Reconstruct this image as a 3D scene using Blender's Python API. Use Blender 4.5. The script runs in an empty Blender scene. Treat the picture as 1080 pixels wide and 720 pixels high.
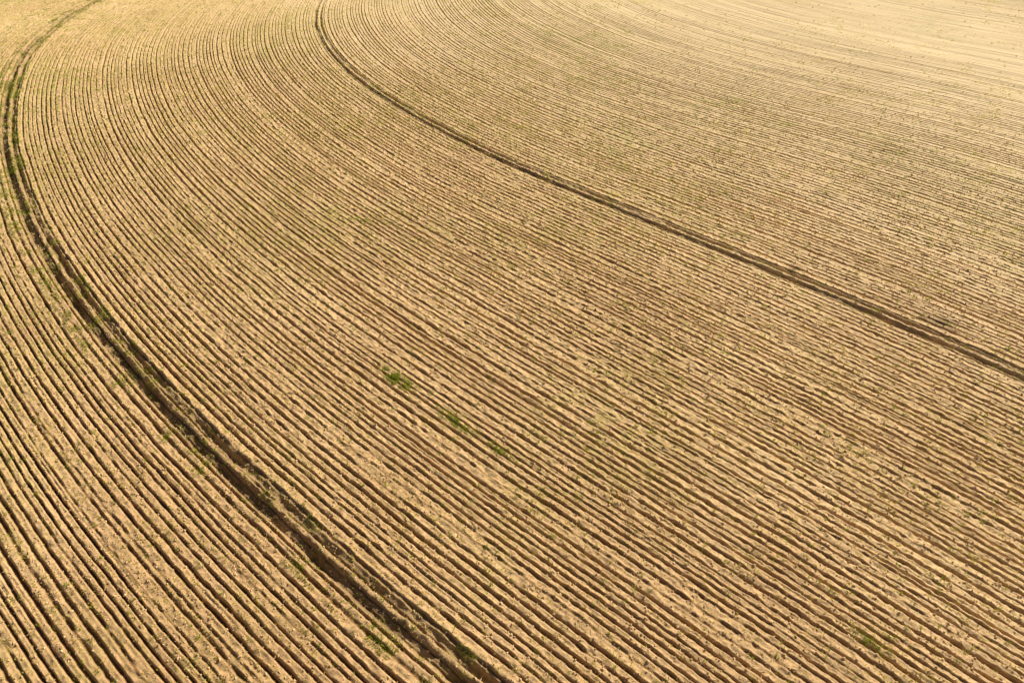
import bpy, numpy as np, math
rng=np.random.default_rng(7)
# ------------------------------------------------------------------ row field (metres)
CO=[58.4181,80.3375,-11.4565,-14.3319,-14.2203,83.5825,27.5937,34.296,12.3333,-15.1922,-21.2278,17.5066,6.39622,-24.6608,5.80839]
EX=[(i,j) for i in range(5) for j in range(5) if i+j<=4]
NB=53.89
K=1.45      # crop rows per field unit
def rowfield(x,y):
    cx=np.clip(x,-64,64); cy=np.clip(y,0,90)
    a=cx/60; b=(cy-50)/60
    ap=[np.ones_like(a)]; bp=[np.ones_like(b)]
    for i in range(4): ap.append(ap[-1]*a); bp.append(bp[-1]*b)
    f=0;gx=0;gy=0
    for k,(i,j) in zip(CO,EX):
        f=f+k*ap[i]*bp[j]
        if i: gx=gx+k*i*ap[i-1]*bp[j]/60
        if j: gy=gy+k*j*ap[i]*bp[j-1]/60
    return f+gx*(x-cx)+gy*(y-cy)
# ------------------------------------------------------------------ value noise
TAB=rng.random((512,512)).astype(np.float32)
def vn(x,y,s,seed=0,oct=1):
    out=0; amp=1; tot=0
    for o in range(oct):
        ca,sa=math.cos(.6+seed*1.3+o),math.sin(.6+seed*1.3+o)
        x_=np.asarray(x); y_=np.asarray(y)
        X=(x_*ca-y_*sa)/s+seed*17.31+o*5.7; Y=(x_*sa+y_*ca)/s+seed*9.17+o*3.1
        xi=np.floor(X); yi=np.floor(Y); fx=X-xi; fy=Y-yi
        xi=xi.astype(np.int64)&511; yi=yi.astype(np.int64)&511
        x1=(xi+1)&511; y1=(yi+1)&511
        fx=fx*fx*(3-2*fx); fy=fy*fy*(3-2*fy)
        v=(TAB[yi,xi]*(1-fx)+TAB[yi,x1]*fx)*(1-fy)+(TAB[y1,xi]*(1-fx)+TAB[y1,x1]*fx)*fy
        out=out+amp*(v*2-1); tot+=amp; amp*=.5; s=s*.5
    return out/tot
def v1(s_,row,s,seed=0):   # independent 1-D noise along each row
    X=s_/s+seed*31.7; xi=np.floor(X); f=X-xi; f=f*f*(3-2*f)
    xi=xi.astype(np.int64); r=(row.astype(np.int64)*97+seed*13)&511
    return (TAB[r,xi&511]*(1-f)+TAB[r,(xi+1)&511]*f)*2-1
# ------------------------------------------------------------------ grid along / across the rows
C=np.array([95.,120.])
th=np.radians(np.concatenate([np.linspace(150,187,50,endpoint=False),np.linspace(187,238,1480,endpoint=False),np.linspace(238,275,50)]))
ph=np.concatenate([np.arange(-120,-32,.5),np.arange(-32,70,.057),np.arange(70,190,.08),np.arange(190,260,.5)])
r=np.linspace(2,420,3000)
X=np.empty((len(th),len(ph))); Y=np.empty_like(X)
for k,t in enumerate(th):
    x=C[0]+r*math.cos(t); y=C[1]+r*math.sin(t)
    f=np.minimum.accumulate(rowfield(x,y))-np.arange(len(r))*1e-6
    rr=np.interp(ph,f[::-1],r[::-1])
    X[k]=C[0]+rr*math.cos(t); Y[k]=C[1]+rr*math.sin(t)
PH=np.broadcast_to(ph,X.shape)
ARC=np.broadcast_to((th*125)[:,None],X.shape)

def gauss(d,w): return np.exp(-(d/w)**2)
def glare_at(x,y): return np.clip((x*.68+y*.73-27)/50,0,1)  # mask of sun glare painted into soil colour at upper right; relief calmed too
def dim_at(x,y): return np.clip((-x*.5-y*.7+24)/22,0,1)  # mask of the dim, glare-free side, lower left; darkens soil, deepens furrows
GLARE=glare_at(X,Y); DIM=dim_at(X,Y)
def height(X,Y,PH,ARC):
    calm=1-.85*GLARE
    P=PH*K+.14*vn(X,Y,9,1)+.22*np.sin(PH*K*.83+1.2*np.sin(PH*.31))+(.05*vn(X,Y,1.9,2)+.03*vn(X,Y,.6,3))*calm
    row=np.floor(P); f=P-row
    n1=v1(ARC,row,2.6,4)*calm; n2=v1(ARC,row,.42,5)*calm; n3=v1(ARC,row,9,6); n4=v1(ARC,row,.20,7)*calm; n5=v1(ARC,row,17,62)
    rr=TAB[(row.astype(int)*37)&511,11]; r2=TAB[(row.astype(int)*53)&511,77]
    cen=.5+.26*(rr-.5)+.10*n5+.05*n1+.04*n2
    depth=.13*(1+.35*n1+.30*n2+.45*n3+.25*n4+1.15*(r2-.5))
    depth*=(.95+.25*vn(X,Y,14,7))*(1-.72*GLARE)*(1+.45*DIM)
    w=.125+.02*n2+.05*(rr-.5)+.02*n4+.02*DIM+.02*n3
    dd=np.abs(f-cen)/w
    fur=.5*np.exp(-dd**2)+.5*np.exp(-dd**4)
    side=(.014*gauss(f-cen-.24,.11)*(1+1.6*n2+1.2*n4)+.008*gauss(f-cen+.25,.11)*(1+n1))*(1-.5*GLARE)
    h=-depth*fur+side
    # faint secondary scratch between some rows
    g2=f-cen+.5; g2=g2-np.round(g2)
    h=h-gauss(g2,.06)*np.clip(v1(ARC,row,4,63)*1.6-.7+(r2-.5),0,1)*.035*(1-.6*GLARE)
    wob=.10*vn(X,Y,8,31)+.05*vn(X,Y,1.3,32)+.04*vn(X,Y,.45,33)
    dA=PH*.5+wob; dB=(PH-NB)*.5+wob
    z0=ARC*0
    nA=1+.35*v1(ARC,z0,2.4,8)+.4*v1(ARC,z0,.5,9); nB=1+.35*v1(ARC,z0,2.4,10)+.3*v1(ARC,z0,.5,12)
    nA2=1+.5*v1(ARC,z0,3.3,18)+.4*v1(ARC,z0,.6,19); nB2=.9+.6*v1(ARC,z0,3.5,20)+.3*v1(ARC,z0,.6,21)
    fl=1-.5*np.maximum(gauss(dA-.15,.6),gauss(dB-.1,.45))
    h=h*fl
    tA=-.29*gauss(dA+.08,.24)*nA+.03*gauss(dA-.24,.11)*nA-.20*gauss(dA-.54,.16)*nA2+.03*gauss(dA-.85,.14)+.02*gauss(dA+.52,.14)*nA2
    tB=-.15*gauss(dB+.04,.12)*nB+.03*gauss(dB-.2,.1)*nB-.13*gauss(dB-.5,.10)*nB2+.02*gauss(dB-.76,.13)
    rough=gauss(dA-.2,.75)
    h=h+tA+tB+rough*(.05*vn(X,Y,.33,65)+.05*vn(X,Y,.16,66))
    h=h+(.022*vn(X,Y,.30,13)+.036*vn(X,Y,.13,14)+.03*np.maximum(vn(X,Y,.2,17),.4))*calm**1.5+.02*vn(X,Y,3.1,15)+.2*vn(X,Y,28,16)
    return (h,fur*fl,dA,dB)
H,FUR,DA,DB=height(X,Y,PH,ARC)
# ------------------------------------------------------------------ mesh helper
def make_mesh(name,co,faces_flat,nper,smooth=True,attrs=None,mat=None):
    me=bpy.data.meshes.new(name)
    nf=len(faces_flat)//nper
    me.vertices.add(len(co)); me.vertices.foreach_set("co",co.astype(np.float32).ravel())
    me.loops.add(len(faces_flat)); me.loops.foreach_set("vertex_index",faces_flat.astype(np.int32))
    me.polygons.add(nf); me.polygons.foreach_set("loop_start",np.arange(0,nf*nper,nper,dtype=np.int32))
    try: me.polygons.foreach_set("loop_total",np.full(nf,nper,dtype=np.int32))
    except Exception: pass
    me.polygons.foreach_set("use_smooth",np.full(nf,smooth,dtype=bool))
    for k,v in (attrs or {}).items():
        a=me.attributes.new(k,'FLOAT','POINT'); a.data.foreach_set("value",v.astype(np.float32).ravel())
    me.update(calc_edges=True)
    ob=bpy.data.objects.new(name,me); bpy.context.scene.collection.objects.link(ob)
    if mat: me.materials.append(mat)
    return ob
# ------------------------------------------------------------------ materials
def nodes(name):
    m=bpy.data.materials.new(name); m.use_nodes=True
    nt=m.node_tree; b=nt.nodes["Principled BSDF"]; return m,nt,b
def soil_mat():
    m,nt,b=nodes("dry_soil"); N=nt.nodes.new; L=nt.links.new
    geo=N("ShaderNodeNewGeometry")
    def noise(scale,det=4,rough=.6):
        n=N("ShaderNodeTexNoise"); n.inputs["Scale"].default_value=scale; n.inputs["Detail"].default_value=det; n.inputs["Roughness"].default_value=rough
        L(geo.outputs["Position"],n.inputs["Vector"]); return n.outputs["Fac"]
    def ramp(fac,p):
        r=N("ShaderNodeValToRGB"); L(fac,r.inputs[0]); e=r.color_ramp.elements
        e[0].position,e[0].color=p[0][0],(*p[0][1],1); e[1].position,e[1].color=p[-1][0],(*p[-1][1],1)
        for q in p[1:-1]:
            x=e.new(q[0]); x.color=(*q[1],1)
        return r.outputs[0]
    def mix(f,a,c2,typ='MIX'):
        x=N("ShaderNodeMix"); x.data_type='RGBA'; x.blend_type=typ
        if isinstance(f,float): x.inputs[0].default_value=f
        else: L(f,x.inputs[0])
        for i,v in ((6,a),(7,c2)):
            if isinstance(v,tuple): x.inputs[i].default_value=(*v,1)
            else: L(v,x.inputs[i])
        return x.outputs[2]
    def attr(n):
        a=N("ShaderNodeAttribute"); a.attribute_name=n; return a.outputs["Fac"]
    base=ramp(noise(.12,5,.6),[(.32,(.73,.50,.27)),(.5,(.82,.58,.32)),(.68,(.88,.64,.36))])
    base=mix(attr("glare"),base,(1.0,.80,.50))  # sun glare painted as paler soil
    base=mix(attr("dim"),base,(.60,.39,.20))  # dim end of the light gradient painted as darker soil
    fine=ramp(noise(9,6,.75),[(.3,(.50,.44,.36)),(.5,(.97,.96,.95)),(.72,(1.18,1.18,1.16))])
    fine=mix(attr("glare"),fine,(1.0,1.0,1.0)) 
    col=mix(1.0,base,fine,'MULTIPLY')
    col=mix(attr("furrow_shade"),col,mix(1.0,col,(.38,.30,.22),'MULTIPLY'))  # groove shadow painted into the colour, on top of the cast one
    col=mix(attr("green"),col,(.42,.40,.08))
    col=mix(attr("track"),col,(.15,.095,.04))
    L(col,b.inputs["Base Color"]); b.inputs["Roughness"].default_value=.8
    b.inputs["Specular IOR Level"].default_value=.2
    b.inputs["Sheen Weight"].default_value=.45; b.inputs["Sheen Roughness"].default_value=.45; b.inputs["Sheen Tint"].default_value=(1,.84,.55,1)
    bp=N("ShaderNodeBump"); bp.inputs["Strength"].default_value=.85; bp.inputs["Distance"].default_value=.035
    L(noise(13,6,.75),bp.inputs["Height"]); L(bp.outputs[0],b.inputs["Normal"])
    return m
soil=soil_mat()
grn=np.clip(vn(X,Y,9,20,3)*.9+.35*np.clip((-X-8)/50,0,1)+.12-.3*GLARE,0,1)*np.clip(vn(X,Y,.6,21,2)*1.5+.5,0,1)*.55
track=np.clip(gauss(DA+.08,.32)*(.85+.4*vn(X,Y,.8,22))+.7*gauss(DA-.54,.2)+.9*gauss(DB+.04,.16)*(.85+.5*vn(X,Y,.8,23))+.6*gauss(DB-.5,.12),0,1)*.88
patch=0
for (px,py,w) in ((21.95,28.65,.5),(21.2,29.1,.3),(15.83,33.49,.28)):
    patch=patch+np.exp(-((X-px)**2+(Y-py)**2)/w**2)*(.8+.6*vn(X,Y,.3,24))
track=np.clip(track+.75*patch,0,.9)
glare=GLARE*np.clip(1+.3*vn(X,Y,12,25,3),0,1)
dim=DIM*np.clip(.75+.5*vn(X,Y,5,26,3),0,1)
nt_,np_=X.shape
idx=np.arange(nt_*np_,dtype=np.int32).reshape(nt_,np_)
co=np.stack([X.ravel(),Y.ravel(),H.ravel()],1)
a=co[idx[800,500]];b_=co[idx[800,501]];c_=co[idx[801,501]]
if np.cross(b_-a,c_-a)[2]<0:
    q=np.stack([idx[:-1,:-1],idx[1:,:-1],idx[1:,1:],idx[:-1,1:]],-1).reshape(-1)
else:
    q=np.stack([idx[:-1,:-1],idx[:-1,1:],idx[1:,1:],idx[1:,:-1]],-1).reshape(-1)
make_mesh("ploughed_field",co,q,4,True,{"furrow_shade":np.clip(FUR,0,1)*(1-.6*GLARE),"green":grn,"track":track,"glare":glare,"dim":dim},soil)
g=3000.
make_mesh("ground",np.array([(-g,-g,-.9),(g,-g,-.9),(g,g,-.9),(-g,g,-.9)]),np.arange(4),4,False,None,soil)

# ------------------------------------------------------------------ scatter on the field
def sample(n,p0=-30,p1=185,t0=188,t1=237):
    t=rng.uniform(math.radians(t0),math.radians(t1),n); p=rng.uniform(p0,p1,n); return t,p
def place(t,p):
    ti=np.interp(t,th,np.arange(len(th))); pi=np.interp(p,ph,np.arange(len(ph)))
    i=np.clip(ti.astype(int),0,nt_-2); j=np.clip(pi.astype(int),0,np_-2); fi=ti-i; fj=pi-j
    def bl(M): return (M[i,j]*(1-fi)+M[i+1,j]*fi)*(1-fj)+(M[i,j+1]*(1-fi)+M[i+1,j+1]*fi)*fj
    return bl(X),bl(Y),bl(H)
def visible(x,y):   # keep the part of the field worth detailing
    return (y>4)&(y<100)&(np.abs(x)<14+.62*y)
def blades(name,x,y,z,hmin,hmax,w,nb,mat,lean=.6,spread=.03):
    n=len(x); X0=np.repeat(x,nb)+rng.normal(0,spread,n*nb); Y0=np.repeat(y,nb)+rng.normal(0,spread,n*nb); Z0=np.repeat(z,nb)-.01
    m=n*nb; a=rng.uniform(0,2*math.pi,m); hh=rng.uniform(hmin,hmax,m); l=rng.uniform(.1,lean,m)*hh
    ca,sa=np.cos(a),np.sin(a); ww=w*rng.uniform(.6,1.3,m)
    p1=np.stack([X0-sa*ww*.5,Y0+ca*ww*.5,Z0],1); p2=np.stack([X0+sa*ww*.5,Y0-ca*ww*.5,Z0],1)
    p3=np.stack([X0+ca*l*.5+sa*ww*.45,Y0+sa*l*.5-ca*ww*.45,Z0+hh*.65],1)
    p4=np.stack([X0+ca*l*.5-sa*ww*.45,Y0+sa*l*.5+ca*ww*.45,Z0+hh*.65],1)
    p5=np.stack([X0+ca*l*1.2,Y0+sa*l*1.2,Z0+hh],1)
    co=np.stack([p1,p2,p3,p4,p5],1).reshape(-1,3); k=np.arange(m)*5
    tri=np.stack([k,k+1,k+2,k,k+2,k+3,k+3,k+2,k+4],1).reshape(-1)
    return make_mesh(name,co,tri,3,False,{"rnd":np.repeat(rng.random(m),5)},mat)
def leaf_mat(name,c1,c2,c3,tl=.5):
    m,nt,b=nodes(name); N=nt.nodes.new; L=nt.links.new
    a=N("ShaderNodeAttribute"); a.attribute_name="rnd"
    r=N("ShaderNodeValToRGB"); L(a.outputs["Fac"],r.inputs[0]); e=r.color_ramp.elements
    e[0].color=(*c1,1); e[1].color=(*c3,1); x=e.new(.5); x.color=(*c2,1)
    L(r.outputs[0],b.inputs["Base Color"]); b.inputs["Roughness"].default_value=.6; b.inputs["Specular IOR Level"].default_value=.2
    if tl:
        tr=N("ShaderNodeBsdfTranslucent"); L(r.outputs[0],tr.inputs[0]); ms=N("ShaderNodeMixShader"); ms.inputs[0].default_value=tl
        L(b.outputs[0],ms.inputs[1]); L(tr.outputs[0],ms.inputs[2]); L(ms.outputs[0],nt.nodes["Material Output"].inputs[0])
    else: b.inputs["Roughness"].default_value=.9
    return m
leaf=leaf_mat("seedling_leaf",(.38,.44,.03),(.58,.60,.06),(.74,.68,.14))
grass=leaf_mat("grass_blade",(.20,.29,.02),(.36,.44,.04),(.54,.54,.08))
straw=leaf_mat("straw",(.55,.40,.20),(.78,.59,.32),(.90,.75,.46))
clod=leaf_mat("soil_clod",(.48,.32,.16),(.70,.48,.26),(.85,.63,.35),0)
t,p=sample(900000)
p=(np.round(p*K)+rng.normal(0,.18,len(p)))/K
x,y,z=place(t,p)
dens=.17+.24*vn(x,y,11,40,2)+.50*vn(x,y,1.1,41,3)+.22*np.clip((-x-5)/30,-.3,1)-.22*glare_at(x,y)
k=visible(x,y)&(rng.random(len(x))<dens)
blades("crop_seedlings",x[k],y[k],z[k],.03,.08,.022,3,leaf)
# little weeds, sparse everywhere
t,p=sample(16000); x,y,z=place(t,p); k=visible(x,y)&(rng.random(len(x))<1-.95*glare_at(x,y)); x,y,z=x[k],y[k],z[k]
x=np.repeat(x,4)+rng.normal(0,.05,len(x)*4); y=np.repeat(y,4)+rng.normal(0,.05,len(y)*4)
def nearest_z(px,py):
    t=np.arctan2(py-C[1],px-C[0])%(2*math.pi); return place(t,rowfield(px,py))
x,y,z=nearest_z(x,y)
gx_,gy_,gz_=[x],[y],[z]
gt,gp=sample(50000,p0=-2.1,p1=1.9); x,y,z=place(gt,gp)
k=(vn(x,y,.8,42,3)+.15*vn(x,y,8,43)+np.clip((y-30)/60,-.08,.12)-.30*np.exp(-((gp+.1)/.35)**2)>.17)&visible(x,y)&(rng.random(len(x))<.6)
gx_.append(x[k]);gy_.append(y[k]);gz_.append(z[k])
gt,gp=sample(20000,p0=NB-1,p1=NB+1.5); x,y,z=place(gt,gp)
k=(vn(x,y,.8,44,2)>.5)&visible(x,y)&(rng.random(len(x))<.2); gx_.append(x[k]);gy_.append(y[k]);gz_.append(z[k])
tx,ty=np.array([.75,-.66]),np.array([.66,.75])
for (px,py,n,s) in ((-5.38,24.55,800,.32),(-2.49,21.94,260,.32),(-2.2,21.4,90,.25),(-.6,20.19,130,.22),(1.6,18.1,60,.3),(11.87,11.75,150,.3),(-9.2,38.9,70,.3),(15.37,48.55,70,.35),(6,30,40,.3)):
    u=rng.normal(0,s*1.6,n); v=rng.normal(0,s*.5,n); kk=vn(px+u,py+v,.3,60)>-.4; u=u[kk]; v=v[kk]
    xx,yy,zz=nearest_z(px+u*tx[0]+v*ty[0],py+u*tx[1]+v*ty[1]); gx_.append(xx);gy_.append(yy);gz_.append(zz)
blades("grass_tufts",np.concatenate(gx_),np.concatenate(gy_),np.concatenate(gz_),.05,.14,.02,3,grass,.8)
# straw / stubble residue
t,p=sample(520000); x,y,z=place(t,p)
k=visible(x,y)&(rng.random(len(x))<.45+.45*vn(x,y,3,50,2)-.40*glare_at(x,y)); x,y,z=x[k],y[k],z[k]
m=len(x); a=rng.uniform(0,math.pi,m); l=rng.uniform(.025,.08,m); w=rng.uniform(.005,.013,m); tl=rng.uniform(-.25,.25,m)
dx,dy=np.cos(a)*l,np.sin(a)*l; wx,wy=-np.sin(a)*w,np.cos(a)*w; z=z+.014
co=np.stack([np.stack([x-dx-wx,y-dy-wy,z-l*tl],1),np.stack([x+dx-wx,y+dy-wy,z+l*tl],1),np.stack([x+dx+wx,y+dy+wy,z+l*tl+.006],1),np.stack([x-dx+wx,y-dy+wy,z-l*tl+.006],1)],1).reshape(-1,3)
make_mesh("straw_residue",co,np.arange(m*4),4,False,{"rnd":np.repeat(rng.random(m),4)},straw)
# clods of earth (irregular octahedra), denser on the near, rougher side
t,p=sample(480000,p1=120); x,y,z=place(t,p)
k=visible(x,y)&(y<66)&(rng.random(len(x))<(.5+.5*vn(x,y,2.2,70,2))*(1-glare_at(x,y))); x,y,z=x[k],y[k],z[k]
m=len(x); s=.016+.045*rng.random(m)**2.5
D6=np.array([(1,0,0),(0,1,0),(-1,0,0),(0,-1,0),(0,0,.8),(0,0,-.6)],float)
a=rng.uniform(0,6.28,m); ca,sa=np.cos(a),np.sin(a)
V=D6[None]*rng.uniform(.6,1.35,(m,6,1))*s[:,None,None]
V=np.stack([V[...,0]*ca[:,None]-V[...,1]*sa[:,None],V[...,0]*sa[:,None]+V[...,1]*ca[:,None],V[...,2]],-1)+np.stack([x,y,z+s*.3],1)[:,None,:]
F8=np.array([(0,1,4),(1,2,4),(2,3,4),(3,0,4),(1,0,5),(2,1,5),(3,2,5),(0,3,5)])
make_mesh("soil_clods",V.reshape(-1,3),(F8[None]+(np.arange(m)*6)[:,None,None]).reshape(-1),3,False,{"rnd":np.repeat(rng.random(m),6)},clod)

# ------------------------------------------------------------------ light
AZ,EL=math.radians(48),math.radians(34)
w=bpy.data.worlds.new("World"); bpy.context.scene.world=w; w.use_nodes=True
nt=w.node_tree; sky=nt.nodes.new("ShaderNodeTexSky"); sky.sky_type='NISHITA'; sky.sun_disc=False
sky.sun_elevation=EL; sky.sun_rotation=AZ; sky.dust_density=6; sky.air_density=.6
nt.links.new(sky.outputs[0],nt.nodes["Background"].inputs[0]); nt.nodes["Background"].inputs[1].default_value=.052
sl=bpy.data.lights.new("sun","SUN"); sl.energy=5; sl.angle=math.radians(.5); sl.color=(1,.90,.68)
so=bpy.data.objects.new("sun",sl); bpy.context.scene.collection.objects.link(so)
from mathutils import Vector
d=Vector((math.sin(AZ)*math.cos(EL),math.cos(AZ)*math.cos(EL),math.sin(EL)))
so.rotation_euler=d.to_track_quat('Z','Y').to_euler()
# ------------------------------------------------------------------ camera
cd=bpy.data.cameras.new("camera"); cd.sensor_width=36; cd.lens=760/1080*36; cd.clip_end=6000
cam=bpy.data.objects.new("camera",cd); bpy.context.scene.collection.objects.link(cam)
cam.location=(0,0,22.909); cam.rotation_euler=(math.radians(90-40.007),0,0)
bpy.context.scene.camera=cam
bpy.context.scene.view_settings.view_transform='Standard'; bpy.context.scene.view_settings.look='None'
